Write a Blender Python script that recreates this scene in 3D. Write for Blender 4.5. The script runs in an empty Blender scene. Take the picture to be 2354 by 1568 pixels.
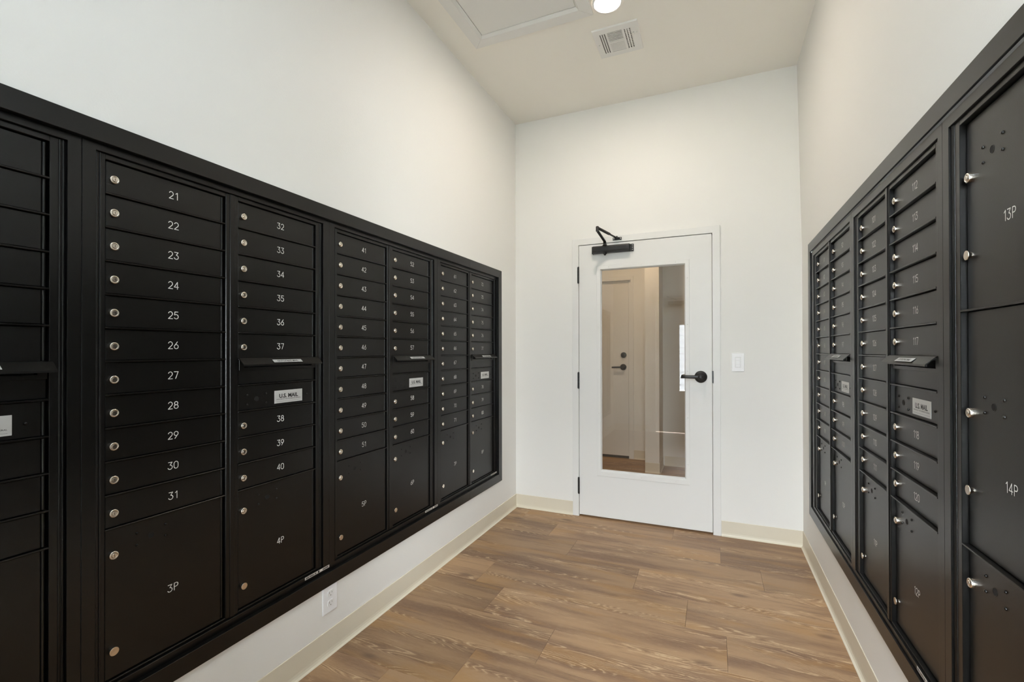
import bpy, bmesh, math, random
from mathutils import Vector, Matrix
PI = math.pi
R = math.radians
random.seed(7)
S = bpy.context.scene
C = S.collection

# ------------------------------------------------------------------ camera
F_PX = 1067.47
YAW, PITCH, ROLL = R(23.4225), R(0.2674), R(-0.1109)
cam = bpy.data.cameras.new('camera')
cam.sensor_fit = 'HORIZONTAL'
cam.sensor_width = 36.0
cam.lens = F_PX / 2354 * 36.0
cam.shift_y = 18.26 / 2354
cam.clip_start = 0.02
co = bpy.data.objects.new('camera', cam)
C.objects.link(co)
f = Vector((-math.sin(YAW) * math.cos(PITCH), math.cos(YAW) * math.cos(PITCH), math.sin(PITCH)))
r = Vector((math.cos(YAW), math.sin(YAW), 0))
u = r.cross(f)
r2 = r * math.cos(ROLL) + u * math.sin(ROLL)
u2 = -r * math.sin(ROLL) + u * math.cos(ROLL)
co.matrix_world = Matrix(((r2.x, u2.x, -f.x, 0), (r2.y, u2.y, -f.y, 0), (r2.z, u2.z, -f.z, 1.237), (0, 0, 0, 1)))
S.camera = co

# ------------------------------------------------------------------ world, exposure, lamps
S.view_settings.view_transform = 'Standard'
S.view_settings.look = 'None'
S.view_settings.gamma = 1.0
S.view_settings.use_curve_mapping = False
S.view_settings.exposure = 0.0
LIGHT_WARM = (1.0, 0.88, 0.745)
LIGHT_COOL = (0.74, 0.88, 1.0)
LENS_1 = 60.0       # ceiling light by the door
LENS_2 = 60.0       # fill light added overhead at the near end
LENS_3 = 40.0       # ceiling light in the corridor
LAMP_1, LAMP_2, LAMP_3 = 9.4, 14.0, 7.8      # watts of the three ceiling lights, the second one added as fill
SKY = 54.0
W = bpy.data.worlds.new('World'); S.world = W
W.use_nodes = True
bg = W.node_tree.nodes['Background']
bg.inputs['Color'].default_value = (0.84, 0.92, 1.0, 1)
bg.inputs['Strength'].default_value = SKY

def portal(x, z, w, h):
    l = bpy.data.lights.new('window_portal', 'AREA'); l.shape = 'RECTANGLE'; l.size = w; l.size_y = h
    l.cycles.is_portal = True
    o = bpy.data.objects.new('window_portal', l); C.objects.link(o)
    o.location = (x, -.56, z); o.rotation_euler = (R(90), 0, 0)
portal(-.31, 1.13, .30, .99)
portal(.235, 1.23, .43, 2.34)  # portal of the added window
XL, XR = -1.445, 0.5165          # side walls
YB, YN = 3.412, -0.50           # wall with the glazed door, wall behind the camera
HC = 3.047
YF = 5.435                       # corridor far wall

# ------------------------------------------------------------------ materials
def mat(name):
    m = bpy.data.materials.new(name); m.use_nodes = True
    nt = m.node_tree
    return m, nt, nt.nodes['Principled BSDF']
def simple(name, col, rough=0.5, metal=0.0, spec=0.5):
    m, nt, b = mat(name)
    b.inputs['Base Color'].default_value = (*col, 1)
    b.inputs['Roughness'].default_value = rough
    b.inputs['Metallic'].default_value = metal
    b.inputs['Specular IOR Level'].default_value = spec
    return m
def bumped(name, col, rough, scale, strength, dist=0.001, metal=0.0, spec=0.5, col2=None, cscale=3.0):
    m, nt, b = mat(name)
    b.inputs['Roughness'].default_value = rough
    b.inputs['Metallic'].default_value = metal
    b.inputs['Specular IOR Level'].default_value = spec
    tc = nt.nodes.new('ShaderNodeTexCoord')
    n = nt.nodes.new('ShaderNodeTexNoise'); n.inputs['Scale'].default_value = scale; n.inputs['Detail'].default_value = 3
    geo = nt.nodes.new('ShaderNodeNewGeometry')
    nt.links.new(geo.outputs['Position'], n.inputs['Vector'])
    bp = nt.nodes.new('ShaderNodeBump'); bp.inputs['Strength'].default_value = strength; bp.inputs['Distance'].default_value = dist
    nt.links.new(n.outputs['Fac'], bp.inputs['Height'])
    nt.links.new(bp.outputs['Normal'], b.inputs['Normal'])
    if col2:
        n2 = nt.nodes.new('ShaderNodeTexNoise'); n2.inputs['Scale'].default_value = cscale; n2.inputs['Detail'].default_value = 2
        nt.links.new(geo.outputs['Position'], n2.inputs['Vector'])
        mx = nt.nodes.new('ShaderNodeMix'); mx.data_type = 'RGBA'
        mx.inputs['A'].default_value = (*col, 1); mx.inputs['B'].default_value = (*col2, 1)
        nt.links.new(n2.outputs['Fac'], mx.inputs['Factor'])
        nt.links.new(mx.outputs['Result'], b.inputs['Base Color'])
    else:
        b.inputs['Base Color'].default_value = (*col, 1)
    return m
M = {}
M['wall'] = bumped('wall_paint', (0.86, 0.85, 0.815), 0.55, 170, 0.25, 0.0012, spec=0.35)
M['ceiling'] = bumped('ceiling_paint', (0.92, 0.89, 0.82), 0.7, 150, 0.2, 0.001, spec=0.3)
M['door'] = bumped('door_paint', (0.82, 0.815, 0.79), 0.38, 260, 0.06, 0.0006, spec=0.4)
M['trimw'] = simple('white_trim_paint', (0.80, 0.79, 0.76), 0.4)
M['base'] = bumped('cove_base_vinyl', (0.76, 0.70, 0.57), 0.42, 60, 0.05, 0.0006, col2=(0.71, 0.65, 0.52), cscale=6)
M['black'] = bumped('black_powder_coat', (0.0030, 0.0028, 0.0026), 0.30, 900, 0.10, 0.0004, spec=0.42)
M['blackface'] = bumped('black_door_coat', (0.0030, 0.0028, 0.0025), 0.32, 800, 0.24, 0.0004, spec=0.42)
M['dark'] = simple('dark_interior', (0.004, 0.004, 0.004), 0.8)
M['hardware'] = simple('matte_black_hardware', (0.012, 0.012, 0.012), 0.42)
M['nickel'] = simple('satin_nickel', (0.74, 0.68, 0.60), 0.24, 1.0)
M['keyway'] = simple('keyway_dark', (0.06, 0.055, 0.05), 0.4, 1.0)
M['engrave'] = simple('white_engraving', (0.80, 0.79, 0.76), 0.5)
M['plate'] = simple('silver_label', (0.62, 0.62, 0.61), 0.35, 0.3)
M['ink'] = simple('black_ink', (0.015, 0.015, 0.015), 0.5)
M['paper'] = simple('paper_label', (0.62, 0.57, 0.52), 0.6)
M['plastic'] = simple('white_plastic', (0.93, 0.93, 0.94), 0.3)
M['plastic2'] = simple('white_plastic_inner', (0.90, 0.90, 0.90), 0.3)
M['vent'] = simple('vent_enamel', (0.80, 0.79, 0.76), 0.4)
M['greyink'] = simple('grey_print', (0.16, 0.14, 0.13), 0.6)
M['ductshade'] = simple('duct_shade_grey', (0.19, 0.17, 0.15), 0.6)  # shade inside the vent, put into the colour
M['steel'] = simple('bright_screw', (0.75, 0.76, 0.76), 0.25, 1.0)
M['siding'] = simple('pale_siding', (0.34, 0.35, 0.37), 0.7)
M['strip'] = simple('gap_shade_grey', (0.05, 0.055, 0.06), 0.5)  # shade of the gap under the corridor door, as a colour

def emit(name, col, s):
    m = bpy.data.materials.new(name); m.use_nodes = True
    nt = m.node_tree; nt.nodes.clear()
    e = nt.nodes.new('ShaderNodeEmission'); e.inputs['Color'].default_value = (*col, 1); e.inputs['Strength'].default_value = s
    o = nt.nodes.new('ShaderNodeOutputMaterial'); nt.links.new(e.outputs[0], o.inputs[0])
    return m
M['lens1'] = emit('lit_lens_by_the_door', LIGHT_WARM, LENS_1)
M['lens2'] = emit('added_fill_lens', LIGHT_COOL, LENS_2)
M['lens3'] = emit('lit_lens_corridor', (1.0, 0.74, 0.47), LENS_3)

def pane():
    m = bpy.data.materials.new('clear_pane'); m.use_nodes = True
    nt = m.node_tree; nt.nodes.clear()
    tr = nt.nodes.new('ShaderNodeBsdfTransparent'); tr.inputs['Color'].default_value = (0.97, 0.96, 0.94, 1)
    gl = nt.nodes.new('ShaderNodeBsdfGlossy'); gl.inputs['Roughness'].default_value = 0.0
    gl.inputs['Color'].default_value = (1, 1, 1, 1)
    fr = nt.nodes.new('ShaderNodeFresnel'); fr.inputs['IOR'].default_value = 1.62
    mx = nt.nodes.new('ShaderNodeMixShader')
    nt.links.new(fr.outputs[0], mx.inputs[0]); nt.links.new(tr.outputs[0], mx.inputs[1]); nt.links.new(gl.outputs[0], mx.inputs[2])
    o = nt.nodes.new('ShaderNodeOutputMaterial'); nt.links.new(mx.outputs[0], o.inputs[0])
    return m
M['pane'] = pane()

def wood():
    m, nt, b = mat('wood_look_plank')
    N = nt.nodes; L = nt.links
    tc = N.new('ShaderNodeTexCoord'); oi = N.new('ShaderNodeObjectInfo')
    def math_(op, a, bb=None, c=None):
        n = N.new('ShaderNodeMath'); n.operation = op
        for i, v in enumerate((a, bb, c)):
            if v is None: continue
            if isinstance(v, (int, float)): n.inputs[i].default_value = v
            else: L.new(v, n.inputs[i])
        return n.outputs[0]
    off = math_('MULTIPLY', oi.outputs['Random'], 37.0)
    cx = N.new('ShaderNodeCombineXYZ'); L.new(off, cx.inputs[0]); L.new(off, cx.inputs[1]); L.new(off, cx.inputs[2])
    ad = N.new('ShaderNodeVectorMath'); ad.operation = 'ADD'
    L.new(tc.outputs['Object'], ad.inputs[0]); L.new(cx.outputs[0], ad.inputs[1])
    def noise(sx, sy, detail=3, rough=0.5, dist=0.0):
        mp = N.new('ShaderNodeMapping'); mp.inputs['Scale'].default_value = (sx, sy, 1)
        L.new(ad.outputs[0], mp.inputs[0])
        n = N.new('ShaderNodeTexNoise'); n.inputs['Scale'].default_value = 1; n.inputs['Detail'].default_value = detail
        n.inputs['Roughness'].default_value = rough; n.inputs['Distortion'].default_value = dist
        L.new(mp.outputs[0], n.inputs['Vector']); return n.outputs['Fac']
    def ramp(v, a, bb):
        n = N.new('ShaderNodeMapRange'); n.interpolation_type = 'SMOOTHSTEP'
        n.inputs['From Min'].default_value = a; n.inputs['From Max'].default_value = bb
        L.new(v, n.inputs['Value']); return n.outputs['Result']
    def mixc(fac, a, bb):
        n = N.new('ShaderNodeMix'); n.data_type = 'RGBA'
        if isinstance(fac, float): n.inputs['Factor'].default_value = fac
        else: L.new(fac, n.inputs['Factor'])
        for k, v in (('A', a), ('B', bb)):
            if isinstance(v, tuple): n.inputs[k].default_value = (*v, 1)
            else: L.new(v, n.inputs[k])
        return n.outputs['Result']
    broad = noise(1.3, 9, 3, 0.55)
    base = mixc(ramp(broad, 0.34, 0.62), (0.245, 0.150, 0.098), (0.455, 0.300, 0.185))
    warm = ramp(noise(2.0, 10, 2), 0.52, 0.66)
    base = mixc(math_('MULTIPLY', warm, 0.45), base, (0.47, 0.275, 0.125))
    streak = ramp(noise(3.0, 60, 4, 0.65), 0.56, 0.74)
    base = mixc(math_('MULTIPLY', streak, 0.55), base, (0.165, 0.098, 0.070))
    fine = ramp(noise(40, 420, 2, 0.6), 0.40, 0.70)
    base = mixc(math_('MULTIPLY', fine, 0.20), base, (0.58, 0.43, 0.30))
    # cathedral grain: contour lines of a stretched noise
    con = noise(1.1, 10.5, 2.2, 0.45, 0.25)
    ph = math_('MULTIPLY', con, 210.0)
    sn = math_('SINE', ph)
    line = ramp(sn, 0.35, 0.95)
    msk = math_('MULTIPLY', ramp(noise(1.4, 13, 2, 0.5), 0.50, 0.60), ramp(noise(60, 160, 2), 0.24, 0.56))
    lf = math_('MULTIPLY', line, msk)
    base = mixc(math_('MULTIPLY', lf, 0.80), base, (0.68, 0.50, 0.33))
    dk = math_('MULTIPLY', ramp(sn, -0.2, -0.95), msk)
    base = mixc(math_('MULTIPLY', dk, 0.45), base, (0.19, 0.11, 0.07))
    # knots
    mp = N.new('ShaderNodeMapping'); mp.inputs['Scale'].default_value = (2.4, 6.0, 1); L.new(ad.outputs[0], mp.inputs[0])
    vo = N.new('ShaderNodeTexVoronoi'); vo.inputs['Scale'].default_value = 1.0; vo.inputs['Randomness'].default_value = 1.0
    L.new(mp.outputs[0], vo.inputs['Vector'])
    kn = ramp(vo.outputs['Distance'], 0.15, 0.03)
    base = mixc(math_('MULTIPLY', kn, 0.65), base, (0.14, 0.085, 0.062))
    hsv = N.new('ShaderNodeHueSaturation'); L.new(base, hsv.inputs['Color'])
    v = math_('ADD', math_('MULTIPLY', oi.outputs['Random'], 0.22), 0.75); L.new(v, hsv.inputs['Value'])
    hsv.inputs['Saturation'].default_value = 1.12
    L.new(hsv.outputs[0], b.inputs['Base Color'])
    b.inputs['Roughness'].default_value = 0.47
    b.inputs['Specular IOR Level'].default_value = 0.4
    bp = N.new('ShaderNodeBump'); bp.inputs['Strength'].default_value = 0.12; bp.inputs['Distance'].default_value = 0.0006
    L.new(noise(30, 380, 3, 0.6), bp.inputs['Height']); L.new(bp.outputs[0], b.inputs['Normal'])
    return m
M['wood'] = wood()

# ------------------------------------------------------------------ mesh helpers
class MB:
    def __init__(s): s.v = []; s.f = []; s.mi = []; s.sm = []
    def add(s, vs, fs, mi=0, smooth=False):
        n = len(s.v); s.v += [tuple(p) for p in vs]
        s.f += [tuple(i + n for i in q) for q in fs]; s.mi += [mi] * len(fs); s.sm += [smooth] * len(fs)
        return s
    def box(s, x0, x1, y0, y1, z0, z1, mi=0):
        v = [(x, y, z) for z in (z0, z1) for y in (y0, y1) for x in (x0, x1)]
        return s.add(v, [(0, 2, 3, 1), (4, 5, 7, 6), (0, 1, 5, 4), (2, 6, 7, 3), (0, 4, 6, 2), (1, 3, 7, 5)], mi)
    def bbox(s, x0, x1, y0, y1, z0, z1, b=0.002, mi=0):
        """box with chamfered edges"""
        vs = []; 
        def P(ix, iy, iz, ax):
            X = (x0, x1)[ix]; Y = (y0, y1)[iy]; Z = (z0, z1)[iz]
            dx = b if ix == 0 else -b; dy = b if iy == 0 else -b; dz = b if iz == 0 else -b
            if ax == 0: return (X, Y + dy, Z + dz)
            if ax == 1: return (X + dx, Y, Z + dz)
            return (X + dx, Y + dy, Z)
        idx = {}
        for ix in (0, 1):
            for iy in (0, 1):
                for iz in (0, 1):
                    for ax in (0, 1, 2):
                        idx[(ix, iy, iz, ax)] = len(vs); vs.append(P(ix, iy, iz, ax))
        fs = []
        g = lambda *a: idx[a]
        fs.append((g(0,0,0,0), g(0,0,1,0), g(0,1,1,0), g(0,1,0,0)))
        fs.append((g(1,0,0,0), g(1,1,0,0), g(1,1,1,0), g(1,0,1,0)))
        fs.append((g(0,0,0,1), g(1,0,0,1), g(1,0,1,1), g(0,0,1,1)))
        fs.append((g(0,1,0,1), g(0,1,1,1), g(1,1,1,1), g(1,1,0,1)))
        fs.append((g(0,0,0,2), g(0,1,0,2), g(1,1,0,2), g(1,0,0,2)))
        fs.append((g(0,0,1,2), g(1,0,1,2), g(1,1,1,2), g(0,1,1,2)))
        for ix in (0, 1):
            for iy in (0, 1): fs.append((g(ix,iy,0,0), g(ix,iy,1,0), g(ix,iy,1,1), g(ix,iy,0,1)))
        for ix in (0, 1):
            for iz in (0, 1): fs.append((g(ix,0,iz,0), g(ix,1,iz,0), g(ix,1,iz,2), g(ix,0,iz,2)))
        for iy in (0, 1):
            for iz in (0, 1): fs.append((g(0,iy,iz,1), g(1,iy,iz,1), g(1,iy,iz,2), g(0,iy,iz,2)))
        for ix in (0, 1):
            for iy in (0, 1):
                for iz in (0, 1): fs.append((g(ix,iy,iz,0), g(ix,iy,iz,1), g(ix,iy,iz,2)))
        return s.add(vs, fs, mi)
    def loft(s, x0, x1, z0, z1, prof, fill=False, mi=0, smooth=False, back=False):
        """nested rectangles in the XZ plane; prof = [(inset, y)...]; front faces -y"""
        vs = []
        for ins, y in prof:
            if not isinstance(ins, tuple): ins = (ins,) * 4      # left, right, bottom, top
            vs += [(x0 + ins[0], y, z0 + ins[2]), (x1 - ins[1], y, z0 + ins[2]), (x1 - ins[1], y, z1 - ins[3]), (x0 + ins[0], y, z1 - ins[3])]
        fs = []
        for k in range(len(prof) - 1):
            for i in range(4):
                j = (i + 1) % 4; a = 4 * k
                fs.append((a + i, a + j, a + 4 + j, a + 4 + i))
        if fill:
            a = 4 * (len(prof) - 1); fs.append((a, a + 1, a + 2, a + 3))
        if back: fs.append((3, 2, 1, 0))
        return s.add(vs, fs, mi, smooth)
    def lathe(s, prof, seg=24, axis='y', c=(0, 0, 0), mi=0, smooth=True, cap=True):
        """prof = [(radius, t)], t runs along -axis for 'y' (towards the viewer)"""
        vs = []; n = len(prof)
        for rr, t in prof:
            for k in range(seg):
                a = 2 * PI * k / seg; p, q = rr * math.cos(a), rr * math.sin(a)
                if axis == 'y': vs.append((c[0] + p, c[1] - t, c[2] + q))
                elif axis == 'z': vs.append((c[0] + p, c[1] + q, c[2] + t))
                else: vs.append((c[0] + t, c[1] + p, c[2] + q))
        fs = []
        for i in range(n - 1):
            for k in range(seg):
                k2 = (k + 1) % seg
                fs.append((i * seg + k, i * seg + k2, (i + 1) * seg + k2, (i + 1) * seg + k))
        s.add(vs, fs, mi, smooth)
        if cap:
            s.add(vs[-seg:], [tuple(range(seg))], mi)
            s.add(vs[:seg], [tuple(reversed(range(seg)))], mi)
        return s
    def tube(s, p, q, r0, r1=None, seg=12, mi=0):
        r1 = r0 if r1 is None else r1
        p, q = Vector(p), Vector(q); d = (q - p).normalized()
        a = d.orthogonal().normalized(); b = d.cross(a)
        vs = [p + (a * math.cos(2*PI*k/seg) + b * math.sin(2*PI*k/seg)) * r0 for k in range(seg)]
        vs += [q + (a * math.cos(2*PI*k/seg) + b * math.sin(2*PI*k/seg)) * r1 for k in range(seg)]
        s.add(vs, [(k, (k+1) % seg, seg + (k+1) % seg, seg + k) for k in range(seg)], mi, True)
        s.add(vs, [tuple(reversed(range(seg))), tuple(range(seg, 2*seg))], mi)
        return s
    def prism(s, poly, ax, t0, t1, mi=0, smooth=False):
        """poly of 2D points extruded along axis ax from t0 to t1"""
        def P(a, b, t): return {'x': (t, a, b), 'y': (a, t, b), 'z': (a, b, t)}[ax]
        n = len(poly)
        vs = [P(a, b, t0) for a, b in poly] + [P(a, b, t1) for a, b in poly]
        s.add(vs, [(i, (i+1) % n, n + (i+1) % n, n + i) for i in range(n)], mi, smooth)
        s.add(vs, [tuple(reversed(range(n))), tuple(range(n, 2*n))], mi)
        return s
    def bar(s, p, q, w, h, up=(0, 0, 1), b=0.0, mi=0):
        """rectangular bar from p to q, w across, h along up"""
        p, q = Vector(p), Vector(q); d = (q - p).normalized(); upv = Vector(up)
        a = d.cross(upv).normalized(); c = a.cross(d)
        vs = []
        for o in (p, q):
            for i, j in ((-1,-1), (1,-1), (1,1), (-1,1)): vs.append(o + a*w/2*i + c*h/2*j)
        return s.add(vs, [(3,2,1,0), (4,5,6,7), (0,1,5,4), (1,2,6,5), (2,3,7,6), (3,0,4,7)], mi)
    def mesh(s, name, mats):
        me = bpy.data.meshes.new(name)
        me.from_pydata(s.v, [], s.f)
        if not isinstance(mats, (list, tuple)): mats = [mats]
        for m in mats: me.materials.append(M[m] if isinstance(m, str) else m)
        me.polygons.foreach_set('material_index', s.mi)
        me.polygons.foreach_set('use_smooth', s.sm)
        bm = bmesh.new(); bm.from_mesh(me)
        bmesh.ops.recalc_face_normals(bm, faces=bm.faces); bm.to_mesh(me); bm.free()
        me.update(); return me
def link(name, me, parent=None, loc=(0, 0, 0), rz=0):
    o = bpy.data.objects.new(name, me); C.objects.link(o)
    o.location = loc; o.rotation_euler = (0, 0, rz)
    if parent: o.parent = parent
    return o
def tag(o, label=None, cat=None, group=None, kind=None):
    if label: o['label'] = label
    if cat: o['category'] = cat
    if group: o['group'] = group
    if kind: o['kind'] = kind
    return o
def empty(name, loc=(0, 0, 0), rz=0):
    o = bpy.data.objects.new(name, None); C.objects.link(o)
    o.location = loc; o.rotation_euler = (0, 0, rz); o.empty_display_size = 0.1
    return o
def struct(name, mb, m, parent=None):
    o = link(name, mb.mesh(name, m), parent)
    if not parent: o['kind'] = 'structure'
    return o

# ------------------------------------------------------------------ text
def text_mesh(txt, h, bold=0.0, width=None, mi='ink', thick=0.0003):
    cu = bpy.data.curves.new('t', 'FONT'); cu.body = txt; cu.size = 1; cu.offset = bold; cu.resolution_u = 3
    cu.align_x = 'CENTER'; cu.align_y = 'CENTER'
    o = bpy.data.objects.new('t', cu); C.objects.link(o)
    dg = bpy.context.evaluated_depsgraph_get()
    me = bpy.data.meshes.new_from_object(o.evaluated_get(dg))
    bpy.data.objects.remove(o); bpy.data.curves.remove(cu)
    xs = [v.co.x for v in me.vertices]; ys = [v.co.y for v in me.vertices]
    hh = max(ys) - min(ys); ww = max(xs) - min(xs); k = h / hh
    kx = width / ww if width else k
    cx, cy = (max(xs) + min(xs)) / 2, (max(ys) + min(ys)) / 2
    for v in me.vertices: v.co = ((v.co.x - cx) * kx, 0, (v.co.y - cy) * k)
    vs = [tuple(v.co) for v in me.vertices]; fs = [tuple(p.vertices) for p in me.polygons]
    bpy.data.meshes.remove(me)
    return vs, fs
def arc(cx, cy, rx, ry, a0, a1, n=8):
    return [(cx + rx * math.cos(R(a0 + (a1 - a0) * i / n)), cy + ry * math.sin(R(a0 + (a1 - a0) * i / n))) for i in range(n + 1)]
GL = {   # single-stroke engraved characters, box 0.6 x 1
 '0': [arc(.3, .68, .28, .32, 0, 180) + arc(.3, .32, .28, .32, 180, 360) + [(.58, .68)]],
 '1': [[(.12, .80), (.34, 1.0), (.34, 0)]],
 '2': [arc(.3, .70, .27, .30, 160, -40) + [(.03, .0), (.58, 0)]],
 '3': [[(.05, 1), (.55, 1), (.28, .60)] + arc(.28, .30, .30, .30, 80, -160)],
 '4': [[(.45, 0), (.45, 1), (.02, .28), (.60, .28)]],
 '5': [[(.54, 1), (.10, 1), (.06, .56)] + arc(.28, .32, .30, .32, 110, -150)],
 '6': [[(.46, 1), (.10, .48)] + arc(.3, .30, .28, .30, 150, -210, 14)],
 '7': [[(.03, 1), (.57, 1), (.22, 0)]],
 '8': [arc(.3, .76, .23, .24, -90, 270, 14), arc(.3, .27, .28, .27, 90, 450, 14)],
 '9': [[(.14, 0), (.50, .52)] + arc(.3, .70, .28, .30, -30, 330, 14)],
 'P': [[(.08, 0), (.08, 1), (.34, 1)] + arc(.34, .74, .24, .26, 90, -90, 8) + [(.08, .48)]],
}
num_cache = {}
def number_mesh(txt, h=0.0205, st=0.0021):
    if txt in num_cache: return num_cache[txt]
    mb = MB(); k = h; gap = 0.19
    wid = [(.42 if c == '1' else .6) for c in txt]
    tot = sum(wid) + gap * (len(txt) - 1); x = -tot / 2
    layer = 0
    for c, w in zip(txt, wid):
        for pl in GL[c]:
            pts = [((x + px) * k, (py - .5) * k) for px, py in pl]
            for (a, b) in zip(pts, pts[1:]):
                dx, dz = b[0] - a[0], b[1] - a[1]; L_ = math.hypot(dx, dz)
                if L_ < 1e-7: continue
                nx, nz = -dz / L_ * st / 2, dx / L_ * st / 2
                y = -0.00035 - 0.000004 * (layer % 9); layer += 1
                mb.add([(a[0]+nx, y, a[1]+nz), (a[0]-nx, y, a[1]-nz), (b[0]-nx, y, b[1]-nz), (b[0]+nx, y, b[1]+nz)], [(0, 1, 2, 3)])
            for p in pts:
                y = -0.00034 - 0.000004 * (layer % 9); layer += 1
                mb.add([(p[0] + st/2*math.cos(a*PI/4), y, p[1] + st/2*math.sin(a*PI/4)) for a in range(8)], [tuple(range(8))])
        x += w + gap
    num_cache[txt] = mb.mesh('number', 'engrave')
    return num_cache[txt]

# ================================================================== SETTING
# walls; the two mailbox walls have a recessed opening for the cabinets
LY0, LY1 = -0.235, 3.108       # opening in the left wall
RY0, RY1 = 0.625, 3.130
ZO0, ZO1 = 0.308, 1.806
def side_wall(name, xin, xout, y0, y1):
    mb = MB(); a, b = sorted((xin, xout))
    mb.box(a, b, YN - .12, y0, 0, HC); mb.box(a, b, y1, YB + .02, 0, HC)
    mb.box(a, b, y0, y1, 0, ZO0); mb.box(a, b, y0, y1, ZO1, HC)
    return struct(name, mb, 'wall')
side_wall('wall_left', XL, XL - .50, LY0, LY1)
wr = side_wall('wall_right', XR, XR + .50, RY0, RY1)
# the plaster above the cabinets leans a little into the room
bm = bmesh.new(); bm.from_mesh(wr.data)
for z in (1.90, 2.20, 2.50, 2.78):
    bmesh.ops.bisect_plane(bm, geom=bm.verts[:] + bm.edges[:] + bm.faces[:], plane_co=(0, 0, z), plane_no=(0, 0, 1))
def lean(z):
    t = [(1.90, 0), (2.20, .0075), (2.50, .0125), (2.78, .0180), (HC, .0240)]
    if z <= t[0][0]: return 0
    for (a, p), (b, q) in zip(t, t[1:]):
        if z <= b + 1e-5: return p + (q - p) * (z - a) / (b - a)
    return t[-1][1]
for v in bm.verts:
    if abs(v.co.x - XR) < 1e-4: v.co.x -= lean(v.co.z)
bm.to_mesh(wr.data); bm.free()
# wall with the glazed door
DX0, DX1, DZ1 = -0.9275, -0.0035, 2.0305
mb = MB()
mb.box(XL, DX0 - .02, YB, YB + .12, 0, HC); mb.box(DX1 + .02, XR, YB, YB + .12, 0, HC)
mb.box(DX0 - .02, DX1 + .02, YB, YB + .12, DZ1 + .02, HC)
struct('wall_back', mb, 'wall')
# wall behind the camera with its half glazed door
NX0, NX1 = -0.823, -0.02
WX0, WX1, WZ0, WZ1 = .02, .45, .06, 2.40  # opening of the unseen window added for fill
mb = MB()
mb.box(XL, NX0, YN - .12, YN, 0, HC); mb.box(NX1, WX0, YN - .12, YN, 0, HC); mb.box(WX1, XR, YN - .12, YN, 0, HC); mb.box(NX0, NX1, YN - .12, YN, 2.05, HC)
mb.box(WX0, WX1, YN - .12, YN, 0, WZ0); mb.box(WX0, WX1, YN - .12, YN, WZ1, HC)
struct('wall_near', mb, 'wall')
# ceiling with the hatch opening
HX0, HX1, HY0, HY1 = -1.2285, -0.6425, 1.50, 2.389
mb = MB()
mb.box(XL - .5, HX0, YN - .12, YB + .12, HC, HC + .1); mb.box(HX1, XR + .5, YN - .12, YB + .12, HC, HC + .1)
mb.box(HX0, HX1, YN - .12, HY0, HC, HC + .1); mb.box(HX0, HX1, HY1, YB + .12, HC, HC + .1)
struct('ceiling', mb, 'ceiling')

# floor with individual planks laid across the room
fl = empty('floor'); fl['kind'] = 'structure'
struct('subfloor', MB().box(XL - .5, XR + 1.0, YN - .12, 5.6, -.06, -.006), 'dark', fl)
PW, PL = 0.2475, 1.058
OFF = {0: -.251, -1: .036, -2: -.820, -3: -.388, -4: -.120, -5: .048, -6: -.651, -7: .150, -8: -.104}
y_top = 3.4565
plank_cache = {}
def plank_mesh(L_, W_):
    key = (round(L_, 4), round(W_, 4))
    if key not in plank_cache:
        g = 0.0004; mb = MB()
        mb.loft(0, L_, 0, W_, [(g, 0), (g, .0058), (g + .0006, .0064)], fill=True)
        mb.v = [(x, z, y - .0064) for x, y, z in mb.v]
        plank_cache[key] = mb.mesh('plank', 'wood')
    return plank_cache[key]
for row in range(-16, 9):
    y0 = y_top + (row - 1) * PW; y1 = y0 + PW
    if y0 < YN - .1: y0 = max(y0, YN - .1)
    if y1 <= y0 or y1 > 5.60: continue
    off = OFF.get(row, random.uniform(-.5, .5))
    xa, xb = (XL, XR) if y1 < 3.46 else (-2.3, 1.3)
    x = off - 4 * PL
    while x < xb:
        a, b = max(x, xa), min(x + PL, xb)
        if b - a > 0.01: link('plank', plank_mesh(b - a, y1 - y0), fl, (a, y0, 0))
        x += PL

# cove baseboards with a projecting toe
def cove(name, p, q, n, ends=True):
    """p->q along the wall, n = unit normal into the room"""
    prof = [(0, .1016), (.0022, .1016), (.0032, .1004), (.0032, .024), (.0045, .014), (.008, .006), (.0135, .0022), (.0150, .0003), (0, .0003)]
    vs = []
    for o in (p, q):
        for t, z in prof: vs.append((o[0] + n[0] * t, o[1] + n[1] * t, z))
    k = len(prof)
    mb = MB().add(vs, [(i, (i+1) % k, k + (i+1) % k, k + i) for i in range(k)] + [tuple(range(k)), tuple(range(2*k-1, k-1, -1))])
    return struct(name, mb, 'base')
cove('baseboard_left', (XL, YN + .001), (XL, YB - .0008), (1, 0))
cove('baseboard_right', (XR, YN + .001), (XR, YB - .0008), (-1, 0))
cove('baseboard_back', (XL + .0035, YB), (-.9755, YB), (0, -1))
cove('baseboard_back', (.0465, YB), (XR - .0035, YB), (0, -1))
cove('baseboard_near', (XL + .016, YN), (-.89, YN), (0, 1))

# ------------------------------------------------------------------ glazed door
d1 = empty('door_1', (-.46, YB, 0)); d1['kind'] = 'structure'
def dpart(name, mb, m, parent=None, ox=-.46, oy=None):
    oy = YB if oy is None else oy
    par = parent or d1
    if par is d1: mb.v = [(x - ox, y - oy, z) for x, y, z in mb.v]
    return link(name, mb.mesh(name, m), par)
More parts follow.
